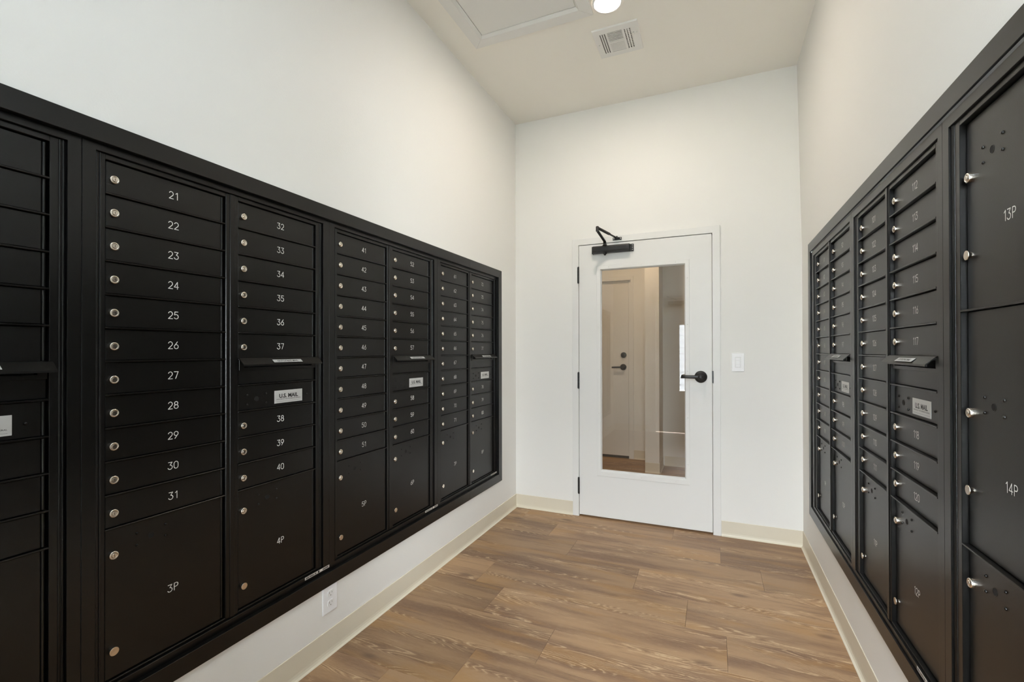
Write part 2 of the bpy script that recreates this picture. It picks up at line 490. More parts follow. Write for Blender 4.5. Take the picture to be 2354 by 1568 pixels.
# frame: flat 5 cm face with thin stop
mb = MB()
def fprof(x0, x1, ztop, w, yf, yb, mbb):
    mbb.bbox(x0 - w, x0, yf, yb, 0, ztop + w, .0012); mbb.bbox(x1, x1 + w, yf, yb, 0, ztop + w, .0012)
    mbb.bbox(x0 - w, x1 + w, yf - .00003, yb, ztop, ztop + w, .0012)
fprof(DX0, DX1, DZ1, .0475, YB - .012, YB + .13, mb)
mb.box(DX0, DX0 + .014, YB + .052, YB + .12, 0, DZ1); mb.box(DX1 - .014, DX1, YB + .052, YB + .12, 0, DZ1)
mb.box(DX0, DX1, YB + .052, YB + .12, DZ1 - .014, DZ1)
dpart('door_frame', mb, 'door')
LX0, LX1, LZ0, LZ1 = -.7615, -.1775, .3555, 1.837     # visible glass opening
mb = MB()
gx = .0035
YD0, YD1 = YB - .006, YB + .039
ix0, ix1, iz0, iz1 = LX0 - .01, LX1 + .01, LZ0 - .01, LZ1 + .01
mb.box(DX0 + gx, ix0, YD0, YD1, .014, DZ1 - gx); mb.box(ix1, DX1 - gx, YD0, YD1, .014, DZ1 - gx)
mb.box(ix0, ix1, YD0, YD1, .014, iz0); mb.box(ix0, ix1, YD0, YD1, iz1, DZ1 - gx)
dpart('door_leaf', mb, 'door')
mb = MB()
OX = .029
mb.loft(LX0 - OX, LX1 + OX, LZ0 - .040, LZ1 + .029,
        [(0, YD0), (0, YD0 - .0030), (.0015, YD0 - .0042), ((.0245, .0245, .0355, .0245), YD0 - .0042), ((.027, .027, .038, .027), YD0 - .0030), ((.033, .033, .044, .033), YD0 + .016), ((.033, .033, .044, .033), YD0 + .024)])
mb.loft(LX0 - OX, LX1 + OX, LZ0 - .040, LZ1 + .029, [(0, YD1), (0, YD1 + .003), ((.027, .027, .038, .027), YD1 + .003), ((.033, .033, .044, .033), YD1 - .014), ((.033, .033, .044, .033), YD0 + .024)])
lf = dpart('lite_frame', mb, 'door')
mb = MB()
for i in range(5):
    z = LZ0 + .10 + i * (LZ1 - LZ0 - .2) / 4
    for x in (LX0 - .017, LX1 + .017): mb.lathe([(.0035, 0), (.003, .0012), (.0012, .0018)], 10, 'y', (x, YD0 - .0041, z))
for i in range(3):
    x = LX0 + .06 + i * (LX1 - LX0 - .12) / 2
    mb.lathe([(.0035, 0), (.003, .0012), (.0012, .0018)], 10, 'y', (x, YD0 - .0041, LZ0 - .022))
    mb.lathe([(.0035, 0), (.003, .0012), (.0012, .0018)], 10, 'y', (x, YD0 - .0041, LZ1 + .016))
mb.v = [(x + .46, y - YB, z) for x, y, z in mb.v]
link('screw_caps', mb.mesh('screw_caps', 'trimw'), lf)
mb = MB(); y = YD0 + .020
mb.box(LX0 - .006, LX1 + .006, y, y + .006, LZ0 - .006, LZ1 + .006)
dpart('glass_pane', mb, 'pane')
for z in (1.8060, 1.0165, .2300):
    mb = MB(); xh = DX0 + .0005
    for k in range(5):
        zz = z - .0595 + k * .0238
        mb.lathe([(.0066, .0003), (.0066, .0235)], 14, 'z', (xh, YB - .0165, zz))
    mb.lathe([(.0066, 0), (.0045, .003), (.001, .004)], 12, 'z', (xh, YB - .0165, z + .0595))
    mb.lathe([(.001, -.004), (.0045, -.003), (.0066, 0)], 12, 'z', (xh, YB - .0165, z - .0595))
    mb.box(xh - .0085, xh + .0015, YB - .0155, YB - .0125, z - .058, z + .058)
    dpart('hinge', mb, 'hardware')
# handle set
hx, hz = -.0777, 1.0600
mb = MB(); mb.lathe([(.0405, 0), (.0405, .004), (.0385, .0065), (.027, .0085), (.0235, .011), (.0225, .022), (.017, .025), (.016, .030)], 36, 'y', (hx, YD0 - .0, hz))
hd = dpart('handle', mb, 'hardware')
mb = MB()
mb.lathe([(.0155, .026), (.0170, .030), (.0165, .050), (.013, .054), (.004, .0545)], 24, 'y', (hx, YD0, hz))
pts = [(0, -.041, .0150, .013), (-.03, -.043, .0128, .0110), (-.075, -.045, .0120, .0100), (-.105, -.046, .0120, .0095), (-.119, -.041, .0125, .0095), (-.1245, -.030, .0130, .0095)]
ring = []
for dx, dy, hh, ww in pts:
    nx = 1.0
    ring.append([(hx + dx + (0 if dx > -.11 else ww * .35 * math.cos(a)), YD0 + dy + ww * .55 * math.sin(a), hz + hh * .92 * math.cos(a) + (.001 if dx < -.1 else 0)) for a in [k * PI / 6 for k in range(12)]])
vs = [p for rr in ring for p in rr]; n = 12
fs = [(i*n + k, i*n + (k+1) % n, (i+1)*n + (k+1) % n, (i+1)*n + k) for i in range(len(ring)-1) for k in range(n)]
mb.add(vs, fs, 0, True); mb.add(vs, [tuple(range(n)), tuple(range(len(vs)-n, len(vs)))])
mb.v = [(x + .46, y - YB, z) for x, y, z in mb.v]
link('lever', mb.mesh('lever', 'hardware'), hd)
mb = MB(); mb.box(DX1 - .004, DX1 + .0055, YB - .0155, YB - .0118, hz - .041, hz + .041); mb.lathe([(.0035, 0), (.0035, .003)], 10, 'x', (DX1 - .003, YB - .008, hz))
dpart('strike_plate', mb, 'hardware')

# ------------------------------------------------------------------ door closer
cl = tag(empty('door_closer', (-.6725, YD0, 1.978)), 'black hydraulic door closer with folded arm above the glazed white door', 'door closer')
def cpart(name, mb, m, parent=None):
    mb.v = [(x + .6655, y - YD0, z - 1.976) for x, y, z in mb.v]
    return link(name, mb.mesh(name, m), parent or cl)
mb = MB(); yb = YD0 - .0005
oct_ = [(yb, 1.951), (yb - .030, 1.951), (yb - .047, 1.958), (yb - .050, 1.966), (yb - .050, 1.990), (yb - .047, 1.998), (yb - .030, 2.0045), (yb, 2.0045)]
mb.prism(oct_, 'x', -.804, -.540)
cpart('closer_body', mb, 'hardware')
for a, b, w in ((-.811, -.804, 0), (-.540, -.513, 1)):
    mb = MB()
    if w == 0: mb.bbox(a, b, yb - .036, yb, 1.9485, 2.000, .001)
    else: mb.bbox(a, b, yb - .012, yb, 1.9515, 2.0035, .001)
    e = cpart('end_plate', mb, 'hardware')
    if w:
        for z in (1.993, 1.978, 1.963):
            mb = MB(); mb.lathe([(.0042, 0), (.0042, .002), (.0026, .0024)], 14, 'y', (-.5215, yb - .012, z))
            s_ = cpart('screw', mb, 'steel', e)
mb = MB(); mb.lathe([(.017, 0), (.017, .004), (.012, .005), (.010, .009)], 18, 'z', (-.7157, yb - .028, 2.004))
mb.lathe([(.006, -.018), (.008, -.012), (.010, -.010), (.015, -.006), (.015, 0)], 18, 'z', (-.7157, yb - .028, 1.951))
cpart('spindle', mb, 'hardware')
P0 = Vector((-.7157, yb - .028, 2.016)); P1 = Vector((-.7290, YB - .215, 2.072)); P2 = Vector((-.630, YB - .032, 2.052))
mb = MB()
d = (P1 - P0); Pm = P0 + Vector((0.0, -.012, .018))
mb.bar(P0 + Vector((0, .012, -.004)), Pm, .020, .006); mb.bar(Pm - (P1 - Pm).normalized() * .004, P1, .018, .006)
mb.lathe([(.012, -.009), (.012, .004)], 16, 'z', (P0.x, P0.y, P0.z))
cpart('arm', mb, 'hardware')
mb = MB()
mb.lathe([(.010, -.006), (.0105, -.004), (.0105, .026), (.008, .030), (.003, .0315)], 18, 'z', tuple(P1))
cpart('elbow', mb, 'hardware')
mb = MB(); Q1 = P1 + Vector((0, 0, .020)); mid = Q1.lerp(P2, .62)
mb.bar(Q1, mid, .019, .010); mb.bar(mid - (mid - Q1).normalized() * .01, P2, .012, .006)
cpart('forearm', mb, 'hardware')
mb = MB(); yf = YB - .0125
mb.bbox(-.662, -.598, yf - .006, yf, 2.0405, 2.0600, .001)
mb.bbox(-.644, -.616, yf - .030, yf - .005, 2.0440, 2.0565, .001)
mb.lathe([(.006, 0), (.006, .012), (.003, .015)], 14, 'z', (P2.x, P2.y + .004, 2.052))
sh = cpart('shoe', mb, 'hardware')
for x in (-.6535, -.6065):
    mb = MB(); mb.lathe([(.0055, 0), (.0055, .0015), (.003, .0022)], 14, 'y', (x, yf - .006, 2.050)); cpart('screw', mb, 'steel', sh)

# ------------------------------------------------------------------ mailbox cabinets
RH = 0.0889
SIDE = {
 # planes = local y of cabinet face, inner frame, compartment doors; lk and nx = lock and number positions
 'L': dict(T=1.745, U=.8195, op=(.029, .787), A=(.0530, .3810), B=(.4255, .7570), lk=(.0738, .4463), nx=(.2245, .5965), hx=(.166, .541), W=(.009, .018, .0245)),
 'R': dict(T=1.752, U=.8110, op=(.033, .7850), A=(.0700, .3810), B=(.4200, .7570), lk=(.0905, .4412), nx=(.2180, .5880), hx=(.178, .513), W=(-.003, .003, .0145)),
}
cache = {}
def cached(key, fn):
    if key not in cache: cache[key] = fn()
    return cache[key]
def door_mesh(w, h, name):
    def mk():
        mb = MB()
        mb.loft(.0035, w - .0120, .0030, h - .0030, [(0, .010), (0, .0022), (.0004, .0008), (.0016, 0)], fill=True, smooth=False)
        # hinge barrel along the right edge
        mb.lathe([(.0042, .0045), (.0042, h - .0045)], 12, 'z', (w - .0075, .0035, 0))
        return mb.mesh(name, 'blackface')
    return cached((name, round(w, 4), round(h, 4)), mk)
def lock_mesh():
    def mk():
        mb = MB()
        mb.lathe([(.0108, 0), (.0110, .0060), (.0103, .0078), (.0074, .0084), (.0070, .0070), (.0062, .0070), (.0060, .0089), (.0054, .0095)], 28, 'y')
        mb.box(-.0005, .0005, -.00975, -.0094, -.0034, .0034, 1)
        return mb.mesh('lock', ['nickel', 'keyway'])
    return cached('lock', mk)
def knob_mesh():
    return cached('knob', lambda: MB().lathe([(.0066, 0), (.0064, .0030), (.0108, .0070), (.0112, .0087), (.0106, .0094)], 28, 'y').mesh('knob', 'nickel'))
def rivet_mesh():
    return cached('rivet', lambda: MB().lathe([(.0036, 0), (.0034, .0016), (.0022, .0028), (.0008, .0031)], 14, 'y').mesh('rivet', 'black'))
def port_mesh():
    def mk():
        mb = MB(); mb.lathe([(.0088, 0), (.0086, .0006), (.0078, .0006), (.0076, .0002)], 24, 'y', mi=0)
        mb.lathe([(.0077, .0001), (.0077, .00025)], 24, 'y', mi=1)
        return mb.mesh('key_port', ['black', 'dark'])
    return cached('port', mk)
def shelf_mesh(w, W_G):
    return cached(('shelf', round(w, 4), W_G), lambda: MB().bbox(0, w, W_G - .001, .036, -.0021, .0021, .0008).mesh('shelf_edge', 'black'))
def usplate_mesh():
    def mk():
        mb = MB(); mb.bbox(-.0622, .0622, -.0010, .0002, -.0232, .0232, .0003, 0)
        for t, h, w, b, z in (('U.S. MAIL', .0155, .084, .035, .0030), ('APPROVED BY THE POSTMASTER GENERAL', .0034, .109, .012, -.0092)):
            vs, fs = text_mesh(t, h, b, w)
            mb.add([(x, -.00115, zz + z) for x, y, zz in vs], fs, 1)
        mb.box(-.055, .055, -.00113, -.0009, -.0176, -.0172, 1)
        return mb.mesh('mail_plate', ['plate', 'ink'])
    return cached('usplate', mk)
def hood_mesh(w):
    def mk():
        mb = MB(); t = .0022
        # profile in (y, z): back top edge, sloping out, small front lip
        y0, y1 = .034, -.016
        pr = [(y0, .0035), (.010, .0035), (.006, .0020), (y1, -.0185), (y1 - .0006, -.0235), (y1 + .0016, -.0235), (y1 + .0024, -.0200), (.006, -.0008), (y0, -.0008)]
        mb.prism(pr, 'x', 0, w)
        # small latch bracket under the hood
        mb.box(w * .77, w * .79, .012, .034, -.026, -.010)
        return mb.mesh('hood', 'black')
    return cached(('hood', round(w, 4)), mk)
def hoodlabel_mesh():
    def mk():
        mb = MB(); mb.box(-.0625, .0625, -.0006, 0, -.0075, .0075, 0)
        vs, fs = text_mesh('OUTGOING MAIL', .0082, .02, .090)
        mb.add([(x, -.0008, z) for x, y, z in vs], fs, 1)
        return mb.mesh('hood_label', ['plate', 'ink'])
    return cached('hoodlabel', mk)

SEAL = []
def cabinet(side, seam, colA, colB, label, ext=(0, 0), group=None, sticker=False):
    P = SIDE[side]; T, U = P['T'], P['U']; W_M, W_G, W_D = P['W']
    if side == 'L': root = empty('mailbox_cabinet', (XL, seam, 0), PI / 2)
    else: root = empty('mailbox_cabinet', (XR, seam, 0), -PI / 2)
    tag(root, label, 'mailbox', group)
    zb = T - 15.5 * RH
    ztop, zbot = T + .0130, zb - .0065
    o0, o1 = P['op']
    g = .0004
    mb = MB()   # cabinet face: two stiles and two rails around the opening, with a body behind
    mb.loft(-ext[0] + g, U + ext[1] - g, T - 15.5 * RH - .045, T + .040,
            [((0,)*4, .030), ((0,)*4, W_M + .0006), ((.0006,)*4, W_M), ((o0 + ext[0] - g - .0006, U + ext[1] - g - o1 - .0006, zbot - (zb - .045) - .0006, T + .040 - ztop - .0006), W_M),
             ((o0 + ext[0] - g, U + ext[1] - g - o1, zbot - (zb - .045), T + .040 - ztop), W_M + .0006),
             ((o0 + ext[0] - g, U + ext[1] - g - o1, zbot - (zb - .045), T + .040 - ztop), .036)])
    link('face_frame', mb.mesh('face_frame', 'black'), root)
    mb = MB()
    mb.loft(-ext[0] + g, U + ext[1] - g, T - 15.5 * RH - .045, T + .040, [(.004, .30), (.004, .040)], fill=True, back=True)
    link('cabinet_body', mb.mesh('cabinet_body', 'dark'), root)
    # inner frame: stepped borders plus beads
    A, B = P['A'], P['B']
    mb = MB()
    mb.bbox(o0 + .0005, A[0], W_G, .036, zbot + .0005, ztop - .0005, .0008)
    mb.bbox(B[1], o1 - .0005, W_G, .036, zbot + .0005, ztop - .0005, .0008)
    for c in (A, B):
        mb.bbox(c[0], c[1], W_G, .036, T - .0005, ztop - .0005, .0008)
        mb.bbox(c[0], c[1], W_G + .0000, .036, zbot + .0005, zb + .0005, .0008)
    for x in (o0 + .0050, o0 + .0125):
        mb.lathe([(.0028, zbot + .001), (.0028, ztop - .001)], 10, 'z', (x, W_G + .0005, 0))
    for x in (o1 - .0048, o1 - .0115):
        mb.lathe([(.0028, zbot + .001), (.0028, ztop - .001)], 10, 'z', (x, W_G + .0005, 0))
    link('inner_frame', mb.mesh('inner_frame', 'black'), root)
    mb = MB()
    mb.bbox(A[1], B[0], W_G - .001, .036, zbot + .0006, ztop - .0006, .0022)
    mb.bbox((A[1] + B[0]) / 2 - .009, (A[1] + B[0]) / 2 + .009, W_G - .0035, W_G - .0005, zbot + .001, ztop - .001, .0012)
    link('divider', mb.mesh('divider', 'black'), root)
    for ci, (c, col) in enumerate(((A, colA), (B, colB))):
        lk, nx, hx_ = P['lk'][ci] - c[0], P['nx'][ci] - c[0], P['hx'][ci] - c[0]
        if not col: continue
        w = c[1] - c[0]; z = T; first = True
        for it in col:
            kind = it[0]; hrows = it[1]; h = hrows * RH; z1 = z; z = z - h
            if not first: link('shelf_edge', shelf_mesh(w, W_G), root, (c[0], 0, z1))
            first = False
            if kind == 'door':
                dd = link('mailbox_door', door_mesh(w, h, 'mailbox_door'), root, (c[0], W_D, z))
                link('lock', lock_mesh(), dd, (lk, 0, h / 2 + (-.0042 if side == 'L' else .0005)))
                if it[2]: link('number', number_mesh(it[2]), dd, (nx, 0, h / 2 + .0002))
            elif kind == 'parcel':
                lz, kz, nz, pz = it[3]
                dd = link('parcel_door', door_mesh(w, h, 'parcel_door'), root, (c[0], W_D, z))
                link('lock', lock_mesh(), dd, (lk, 0, lz - z))
                link('knob', knob_mesh(), dd, (lk, 0, kz - z))
                if it[2]: link('number', number_mesh(it[2]), dd, (nx, 0, nz - z))
                link('key_port', port_mesh(), dd, (hx_, 0, pz - z))
                for dx, dz in ((-.0355, .0175), (-.0355, -.0155), (.0380, .0180), (.0380, -.0155)):
                    link('rivet', rivet_mesh(), dd, (hx_ + dx, 0, pz + dz - z))
            elif kind == 'out':
                # outgoing mail slot: panel with a dark slot, a ledge line, and the sloping hood
                mb = MB()
                mb.loft(.0035, w - .0035, .0030, h - .0350, [(0, .010), (0, .0012), (.0010, 0)], fill=True)
                mb.loft(.0035, w - .0035, h - .0390, h - .0010, [(0, .010), (0, -.006), (.0006, -.0066), ((.018, .018, .0100, .0060), -.0066), ((.018, .018, .0100, .0060), .010)])
                mb.box(.006, w - .006, .009, .012, .004, h - .002, 1)
                dd = link('outgoing_slot_panel', mb.mesh('outgoing_slot_panel', ['blackface', 'dark']), root, (c[0], W_D, z))
                hm = link('hood', hood_mesh(w + .006), root, (c[0] - .002, (.004 if side == 'L' else -.006), z1 + .0005))
                lb = link('hood_label', hoodlabel_mesh(), hm, (.003 + .178, -.0085, -.0073 - .0016))
                lb.rotation_euler = (math.atan2(-.025, .0205) - 0.0, 0, 0)
                tag(lb, 'white outgoing mail label')
            elif kind == 'usmail':
                dd = link('service_door', door_mesh(w, h, 'service_door'), root, (c[0], W_D, z))
                link('key_port', port_mesh(), dd, (.0730, 0, h - .0510))
                for px, pz in ((.0370, -.0345), (.0370, -.0680), (.1105, -.0345), (.1105, -.0680), (.2920, -.0520)):
                    link('rivet', rivet_mesh(), dd, (px, 0, h + pz))
                pl = link('mail_plate', usplate_mesh(), dd, (.2070, 0, h - .0526))
                tag(pl, 'silver plate reading U.S. MAIL')
    if sticker:
        mb = MB()
        mb.box(0, .124, W_M - .0006, W_M, 0, .0105, 0)
        for a, b in ((.004, .020), (.022, .044), (.046, .056), (.088, .118)): mb.box(a, b, W_M - .0008, W_M - .0006, .0022, .0085, 1)
        mb.box(.064, .072, W_M - .0008, W_M - .0006, .0015, .0095, 2)
        st = link('paper_sticker', mb.mesh('paper_sticker', ['paper', 'greyink', 'ink']), root, (sticker, 0, zbot - .0112 ))
        tag(st, 'thin white printed sticker')
    return root


def doors(a, b): return [('door', 1, str(n)) for n in range(a, b + 1)]
def blank(n): return [('door', 1, '')] * n
def pz(T): return (T - 1.0490, T - 1.3030, T - 1.2045, T - 1.0290)
def col_a(a, p, T): return doors(a, a + 10) + [('parcel', 4.5, p, pz(T))]
def col_b(a, p, T): return doors(a, a + 5) + [('out', 1), ('usmail', 1)] + doors(a + 6, a + 8) + [('parcel', 4.5, p, pz(T))]
TL, TR = SIDE['L']['T'], SIDE['R']['T']
UL, UR = .8195, .8110
sL = .640
GRP_L, GRP_R = 'mailbox cabinets in the left wall', 'mailbox cabinets in the right wall'
cabinet('L', sL - UL + .004, blank(11) + [('parcel', 4.5, '', pz(TL))], blank(6) + [('out', 1), ('usmail', 1)] + blank(3) + [('parcel', 4.5, '', pz(TL))],
        'black mailbox cabinet cut off by the left edge of the photo, no numbers in view', ext=(.04, -.0045), group=GRP_L)
cabinet('L', sL, col_a(21, '3P', TL), col_b(32, '4P', TL), 'black mailbox cabinet numbered 21 to 40 with parcel doors 3P and 4P', group=GRP_L, sticker=.6945)
cabinet('L', sL + UL, col_a(41, '5P', TL), col_b(52, '6P', TL), 'black mailbox cabinet numbered 41 to 60 with parcel doors 5P and 6P', group=GRP_L, sticker=.6945)
cabinet('L', sL + 2 * UL, col_a(61, '7P', TL), col_b(72, '8P', TL), 'black mailbox cabinet numbered 61 to 80, the left wall one nearest the glazed door', ext=(0, .006), group=GRP_L, sticker=.6945)
sR = 3.0744
cabinet('R', sR, col_a(81, '9P', TR), col_b(92, '10P', TR), 'black mailbox cabinet in the right wall nearest the glazed door and light switch', ext=(.050, 0), group=GRP_R)
cabinet('R', sR - UR, col_a(101, '11P', TR), col_b(112, '12P', TR), 'black mailbox cabinet numbered 101 to 120 in the right wall', group=GRP_R, sticker=.640)
def big(names): return [('parcel', 4.79, names[0], (1.6237, 1.4500, 1.5030, 1.6530)), ('parcel', 5.96, names[1], (1.0967, .9240, .9670, 1.1190)), ('parcel', 4.75, '', (.7167, .4640, .60, .7390))]
P13, P13b = big(('13P', '14P')), big(('', ''))
SIDE['R']['nx'] = (.2380, .6080)
cabinet('R', sR - 2 * UR, P13, P13b, 'black cabinet of large parcel lockers 13P and 14P at the right edge', ext=(0, .010), group=GRP_R)

# trim surrounds: four mitred rails each
def surround(side, y0, y1, z0, z1, wd, label, seams):
    if side == 'L': root = empty('trim_surround', (XL, y0, 0), PI / 2)
    else: root = empty('trim_surround', (XR, y1, 0), -PI / 2)
    tag(root, label, 'frame', 'black trim frames around the mailboxes')
    Lh = y1 - y0; yo, yi = -.0100, (.0085 if side == 'L' else -.0034)
    def rail(name, quad_out, quad_in):
        # quad_out/in: outer edge points and inner edge points (x,z)
        (a, b), (c, d) = quad_out, quad_in
        mb = MB(); e = .0007
        vs = []
        for (x, z) in (a, b, d, c): vs.append((x, yo, z))
        for (x, z) in (a, b, d, c): vs.append((x, yi, z))
        mb.add(vs, [(0, 1, 2, 3), (4, 7, 6, 5), (0, 4, 5, 1), (1, 5, 6, 2), (2, 6, 7, 3), (3, 7, 4, 0)])
        me = mb.mesh(name, 'black')
        bm = bmesh.new(); bm.from_mesh(me); bmesh.ops.bevel(bm, geom=bm.edges[:], offset=.0007, segments=1, affect='EDGES'); bm.to_mesh(me); bm.free()
        link(name, me, root)
    xs = [0] + seams + [Lh]
    for i in range(len(xs) - 1):
        a, b = xs[i], xs[i + 1]
        ia = a + wd if i == 0 else a + .0004; ib = b - wd if i == len(xs) - 2 else b - .0004
        if i: a += .0004
        if i < len(xs) - 2: b -= .0004
        rail('top_rail', ((a, z1), (b, z1)), ((ia, z1 - wd), (ib, z1 - wd)))
        rail('bottom_rail', ((a, z0), (b, z0)), ((ia, z0 + wd + .003), (ib, z0 + wd + .003)))
    rail('side_rail', ((0, z0), (0, z1)), ((wd, z0 + wd + .003), (wd, z1 - wd)))
    rail('side_rail', ((Lh, z0), (Lh, z1)), ((Lh - wd, z0 + wd + .003), (Lh - wd, z1 - wd)))
surround('L', -.245, 3.1235, .2826, 1.8289, .053, 'wide black metal trim frame around the left wall mailboxes', [.245 + 2.632])
surround('R', .600, 3.1520, .2933, 1.8514, .053, 'wide black metal trim frame around the right wall mailboxes', [])

# ------------------------------------------------------------------ switch and outlet
sw = tag(empty('light_switch', (.1500, YB, 1.1600)), 'white dimmer light switch plate on the wall right of the door', 'light switch')
mb = MB(); mb.loft(-.0372, .0372, -.0605, .0605, [(0, 0), (0, -.0045), (.0022, -.0062), ((.0195, .0195, .0255, .0255), -.0062), ((.0195, .0195, .0255, .0255), -.003)])
link('wall_plate', mb.mesh('wall_plate', 'plastic'), sw)
mb = MB(); mb.bbox(-.0168, .0168, -.0068, -.0020, -.0342, .0342, .001)
pd = link('paddle', mb.mesh('paddle', 'plastic2'), sw)
mb = MB()
for z0, z1 in ((.0150, .0290), (-.0115, .0135), (-.0290, -.0130)): mb.bbox(-.0105, .0105, -.0079, -.0066, z0, z1, .0005)
link('button', mb.mesh('button', 'plastic'), pd)
ol = tag(empty('power_outlet', (XL, 1.4505, .2290), PI / 2), 'white duplex power outlet low on the left wall', 'outlet')
mb = MB(); mb.loft(-.0385, .0385, -.0565, .0525, [(0, 0), (0, -.0035), (.0030, -.0058)], fill=True)
link('wall_plate', mb.mesh('wall_plate', 'plastic'), ol)
for z in (.0195, -.0195):
    mb = MB()
    pts = []
    for k in range(28):
        a = 2 * PI * k / 28; x = .0172 * math.cos(a); zz = .0172 * math.sin(a)
        pts.append((x, max(-.0138, min(.0138, zz)) + z))
    mb.prism(pts, 'y', -.0075, -.0055)
    rc = link('receptacle', mb.mesh('receptacle', 'plastic2'), ol)
    mb = MB(); mb.box(-.0075, -.0058, -.0078, -.0074, z + .0000, z + .0080); mb.box(.0055, .0070, -.0078, -.0074, z + .0010, z + .0075)
    mb.lathe([(.0022, .0074), (.0022, .0078)], 10, 'y', (0, 0, z - .0065))
    link('slots', mb.mesh('slots', 'greyink'), rc)

# ------------------------------------------------------------------ ceiling pieces
ah = tag(empty('attic_hatch', ((HX0 + HX1) / 2, (HY0 + HY1) / 2, HC)), 'white framed attic access hatch in the ceiling beside the downlight', 'hatch')
cx_, cy_ = (HX0 + HX1) / 2, (HY0 + HY1) / 2
def cpart2(name, mb, m, root, ox, oy, oz):
    mb.v = [(x - ox, y - oy, z - oz) for x, y, z in mb.v]; return link(name, mb.mesh(name, m), root)
FW = .060
for nm, q in (('frame_rail', ((HX0 - FW, HY1 + FW), (HX1 + FW, HY1 + FW), (HX1, HY1), (HX0, HY1))), ('frame_rail', ((HX0 - FW, HY0 - FW), (HX1 + FW, HY0 - FW), (HX1, HY0), (HX0, HY0))),
              ('frame_rail', ((HX0 - FW, HY0 - FW), (HX0 - FW, HY1 + FW), (HX0, HY1), (HX0, HY0))), ('frame_rail', ((HX1 + FW, HY0 - FW), (HX1 + FW, HY1 + FW), (HX1, HY1), (HX1, HY0)))):
    mb = MB(); n = 4
    c0 = Vector((sum(p[0] for p in q) / 4, sum(p[1] for p in q) / 4))
    vs = [(x, y, HC + .0) for x, y in q] + [(c0.x + (x - c0.x) * .9985, c0.y + (y - c0.y) * .9985, HC - .010) for x, y in q]
    # inner edge continues up into the opening as the reveal
    mb.add(vs, [(0,1,2,3), (7,6,5,4)] + [(i, (i+1) % 4, 4 + (i+1) % 4, 4 + i) for i in range(4)])
    cpart2(nm, mb, 'trimw', ah, cx_, cy_, HC)
mb = MB()
mb.v = []
hb = [(0, HC - .0095), (0.003, HC - .0095), (.015, HC + .003), (.015, HC + .014), (0, HC + .014), (0, HC - .0095)]
mb.loft(HX0, HX1, HY0, HY1, hb)
mb.v = [(x, z, y) for x, y, z in mb.v]
cpart2('stop_bead', mb, 'trimw', ah, cx_, cy_, HC)
mb = MB(); mb.bbox(HX0 + .0165, HX1 - .0165, HY0 + .0165, HY1 - .0165, HC + .005, HC + .018, .001)
cpart2('hatch_panel', mb, 'ceilpanel' if 'ceilpanel' in M else 'trimw', ah, cx_, cy_, HC)
mb = MB(); mb.box(HX0, HX1, HY0, HY1, HC + .03, HC + .04); cpart2('backing', mb, 'dark', ah, cx_, cy_, HC)

def downlight(x, y, lens, label, watts, col, zc=None):
    zc = HC if zc is None else zc
    root = tag(empty('ceiling_light', (x, y, zc)), label, 'ceiling light')
    mb = MB(); mb.lathe([(.0785, -.0005), (.078, -.005), (.0755, -.0085), (.070, -.0095), (.067, -.0085), (.0665, -.004)], 48, 'z', cap=False)
    link('trim_ring', mb.mesh('trim_ring', 'trimw'), root)
    mb = MB(); mb.lathe([(.0668, -.0060), (.060, -.0074), (.040, -.0082), (.002, -.0085)], 40, 'z')
    link('lens', mb.mesh('lens', lens), root)
    la = bpy.data.lights.new('ceiling_lamp', 'AREA'); la.shape = 'DISK'; la.size = .040; la.energy = watts; la.color = col
    lo = bpy.data.objects.new('ceiling_lamp', la); C.objects.link(lo); lo.parent = root; lo.location = (0, 0, -.0105)
downlight(-.497, 2.398, 'lens1', 'lit round recessed ceiling light between hatch and vent', LAMP_1, LIGHT_WARM)
downlight(-.05, .30, 'lens2', 'added round fill light at the near end above the camera, out of view', LAMP_2, LIGHT_COOL)  # invented fixture, brings cool fill to the near end
downlight(-.75, 4.45, 'lens3', 'lit round ceiling light in the corridor behind the glazed door', LAMP_3, (1.0, 0.74, 0.47), 2.75)

vx0, vx1, vy0, vy1 = -.6250, -.3770, 2.5850, 2.8430
vt = tag(empty('ceiling_vent', ((vx0+vx1)/2, (vy0+vy1)/2, HC)), 'white metal air vent with three louvre banks on the ceiling', 'vent')
def vpart(name, mb, m): return cpart2(name, mb, m, vt, (vx0+vx1)/2, (vy0+vy1)/2, HC)
zf, zt = HC - .0085, HC - .0070       # front plate
mb = MB()
# plate strips around three openings: A (left, 3 slots), B (centre), C (right)
ox, oy = vx0 + .6146, vy0 - 2.5715
sA = (-.580 + ox, -.549 + ox, 2.612 + oy, 2.790 + oy); sB = (-.5375 + ox, -.4555 + ox, 2.612 + oy, 2.790 + oy); sC = (-.443 + ox, -.409 + ox, 2.612 + oy, 2.790 + oy)
mb.box(vx0, sA[0], vy0, vy1, zf, zt); mb.box(sA[1], sB[0], vy0, vy1, zf, zt); mb.box(sB[1], sC[0], vy0, vy1, zf, zt); mb.box(sC[1], vx1, vy0, vy1, zf, zt)
for s_ in (sA, sB, sC):
    mb.box(s_[0], s_[1], vy0, s_[2], zf, zt); mb.box(s_[0], s_[1], s_[3], vy1, zf, zt)
ym = (sB[2] + sB[3]) / 2
mb.box(sB[0], sB[1], ym - .005, ym + .005, zf, zt)
mb.add([(vx0, vy0, zf), (vx1, vy0, zf), (vx1, vy1, zf), (vx0, vy1, zf), (vx0 - .003, vy0 - .003, HC - .0002), (vx1 + .003, vy0 - .003, HC - .0002), (vx1 + .003, vy1 + .003, HC - .0002), (vx0 - .003, vy1 + .003, HC - .0002)],
       [(i, (i+1) % 4, 4 + (i+1) % 4, 4 + i) for i in range(4)])
vpart('vent_plate', mb, 'vent')
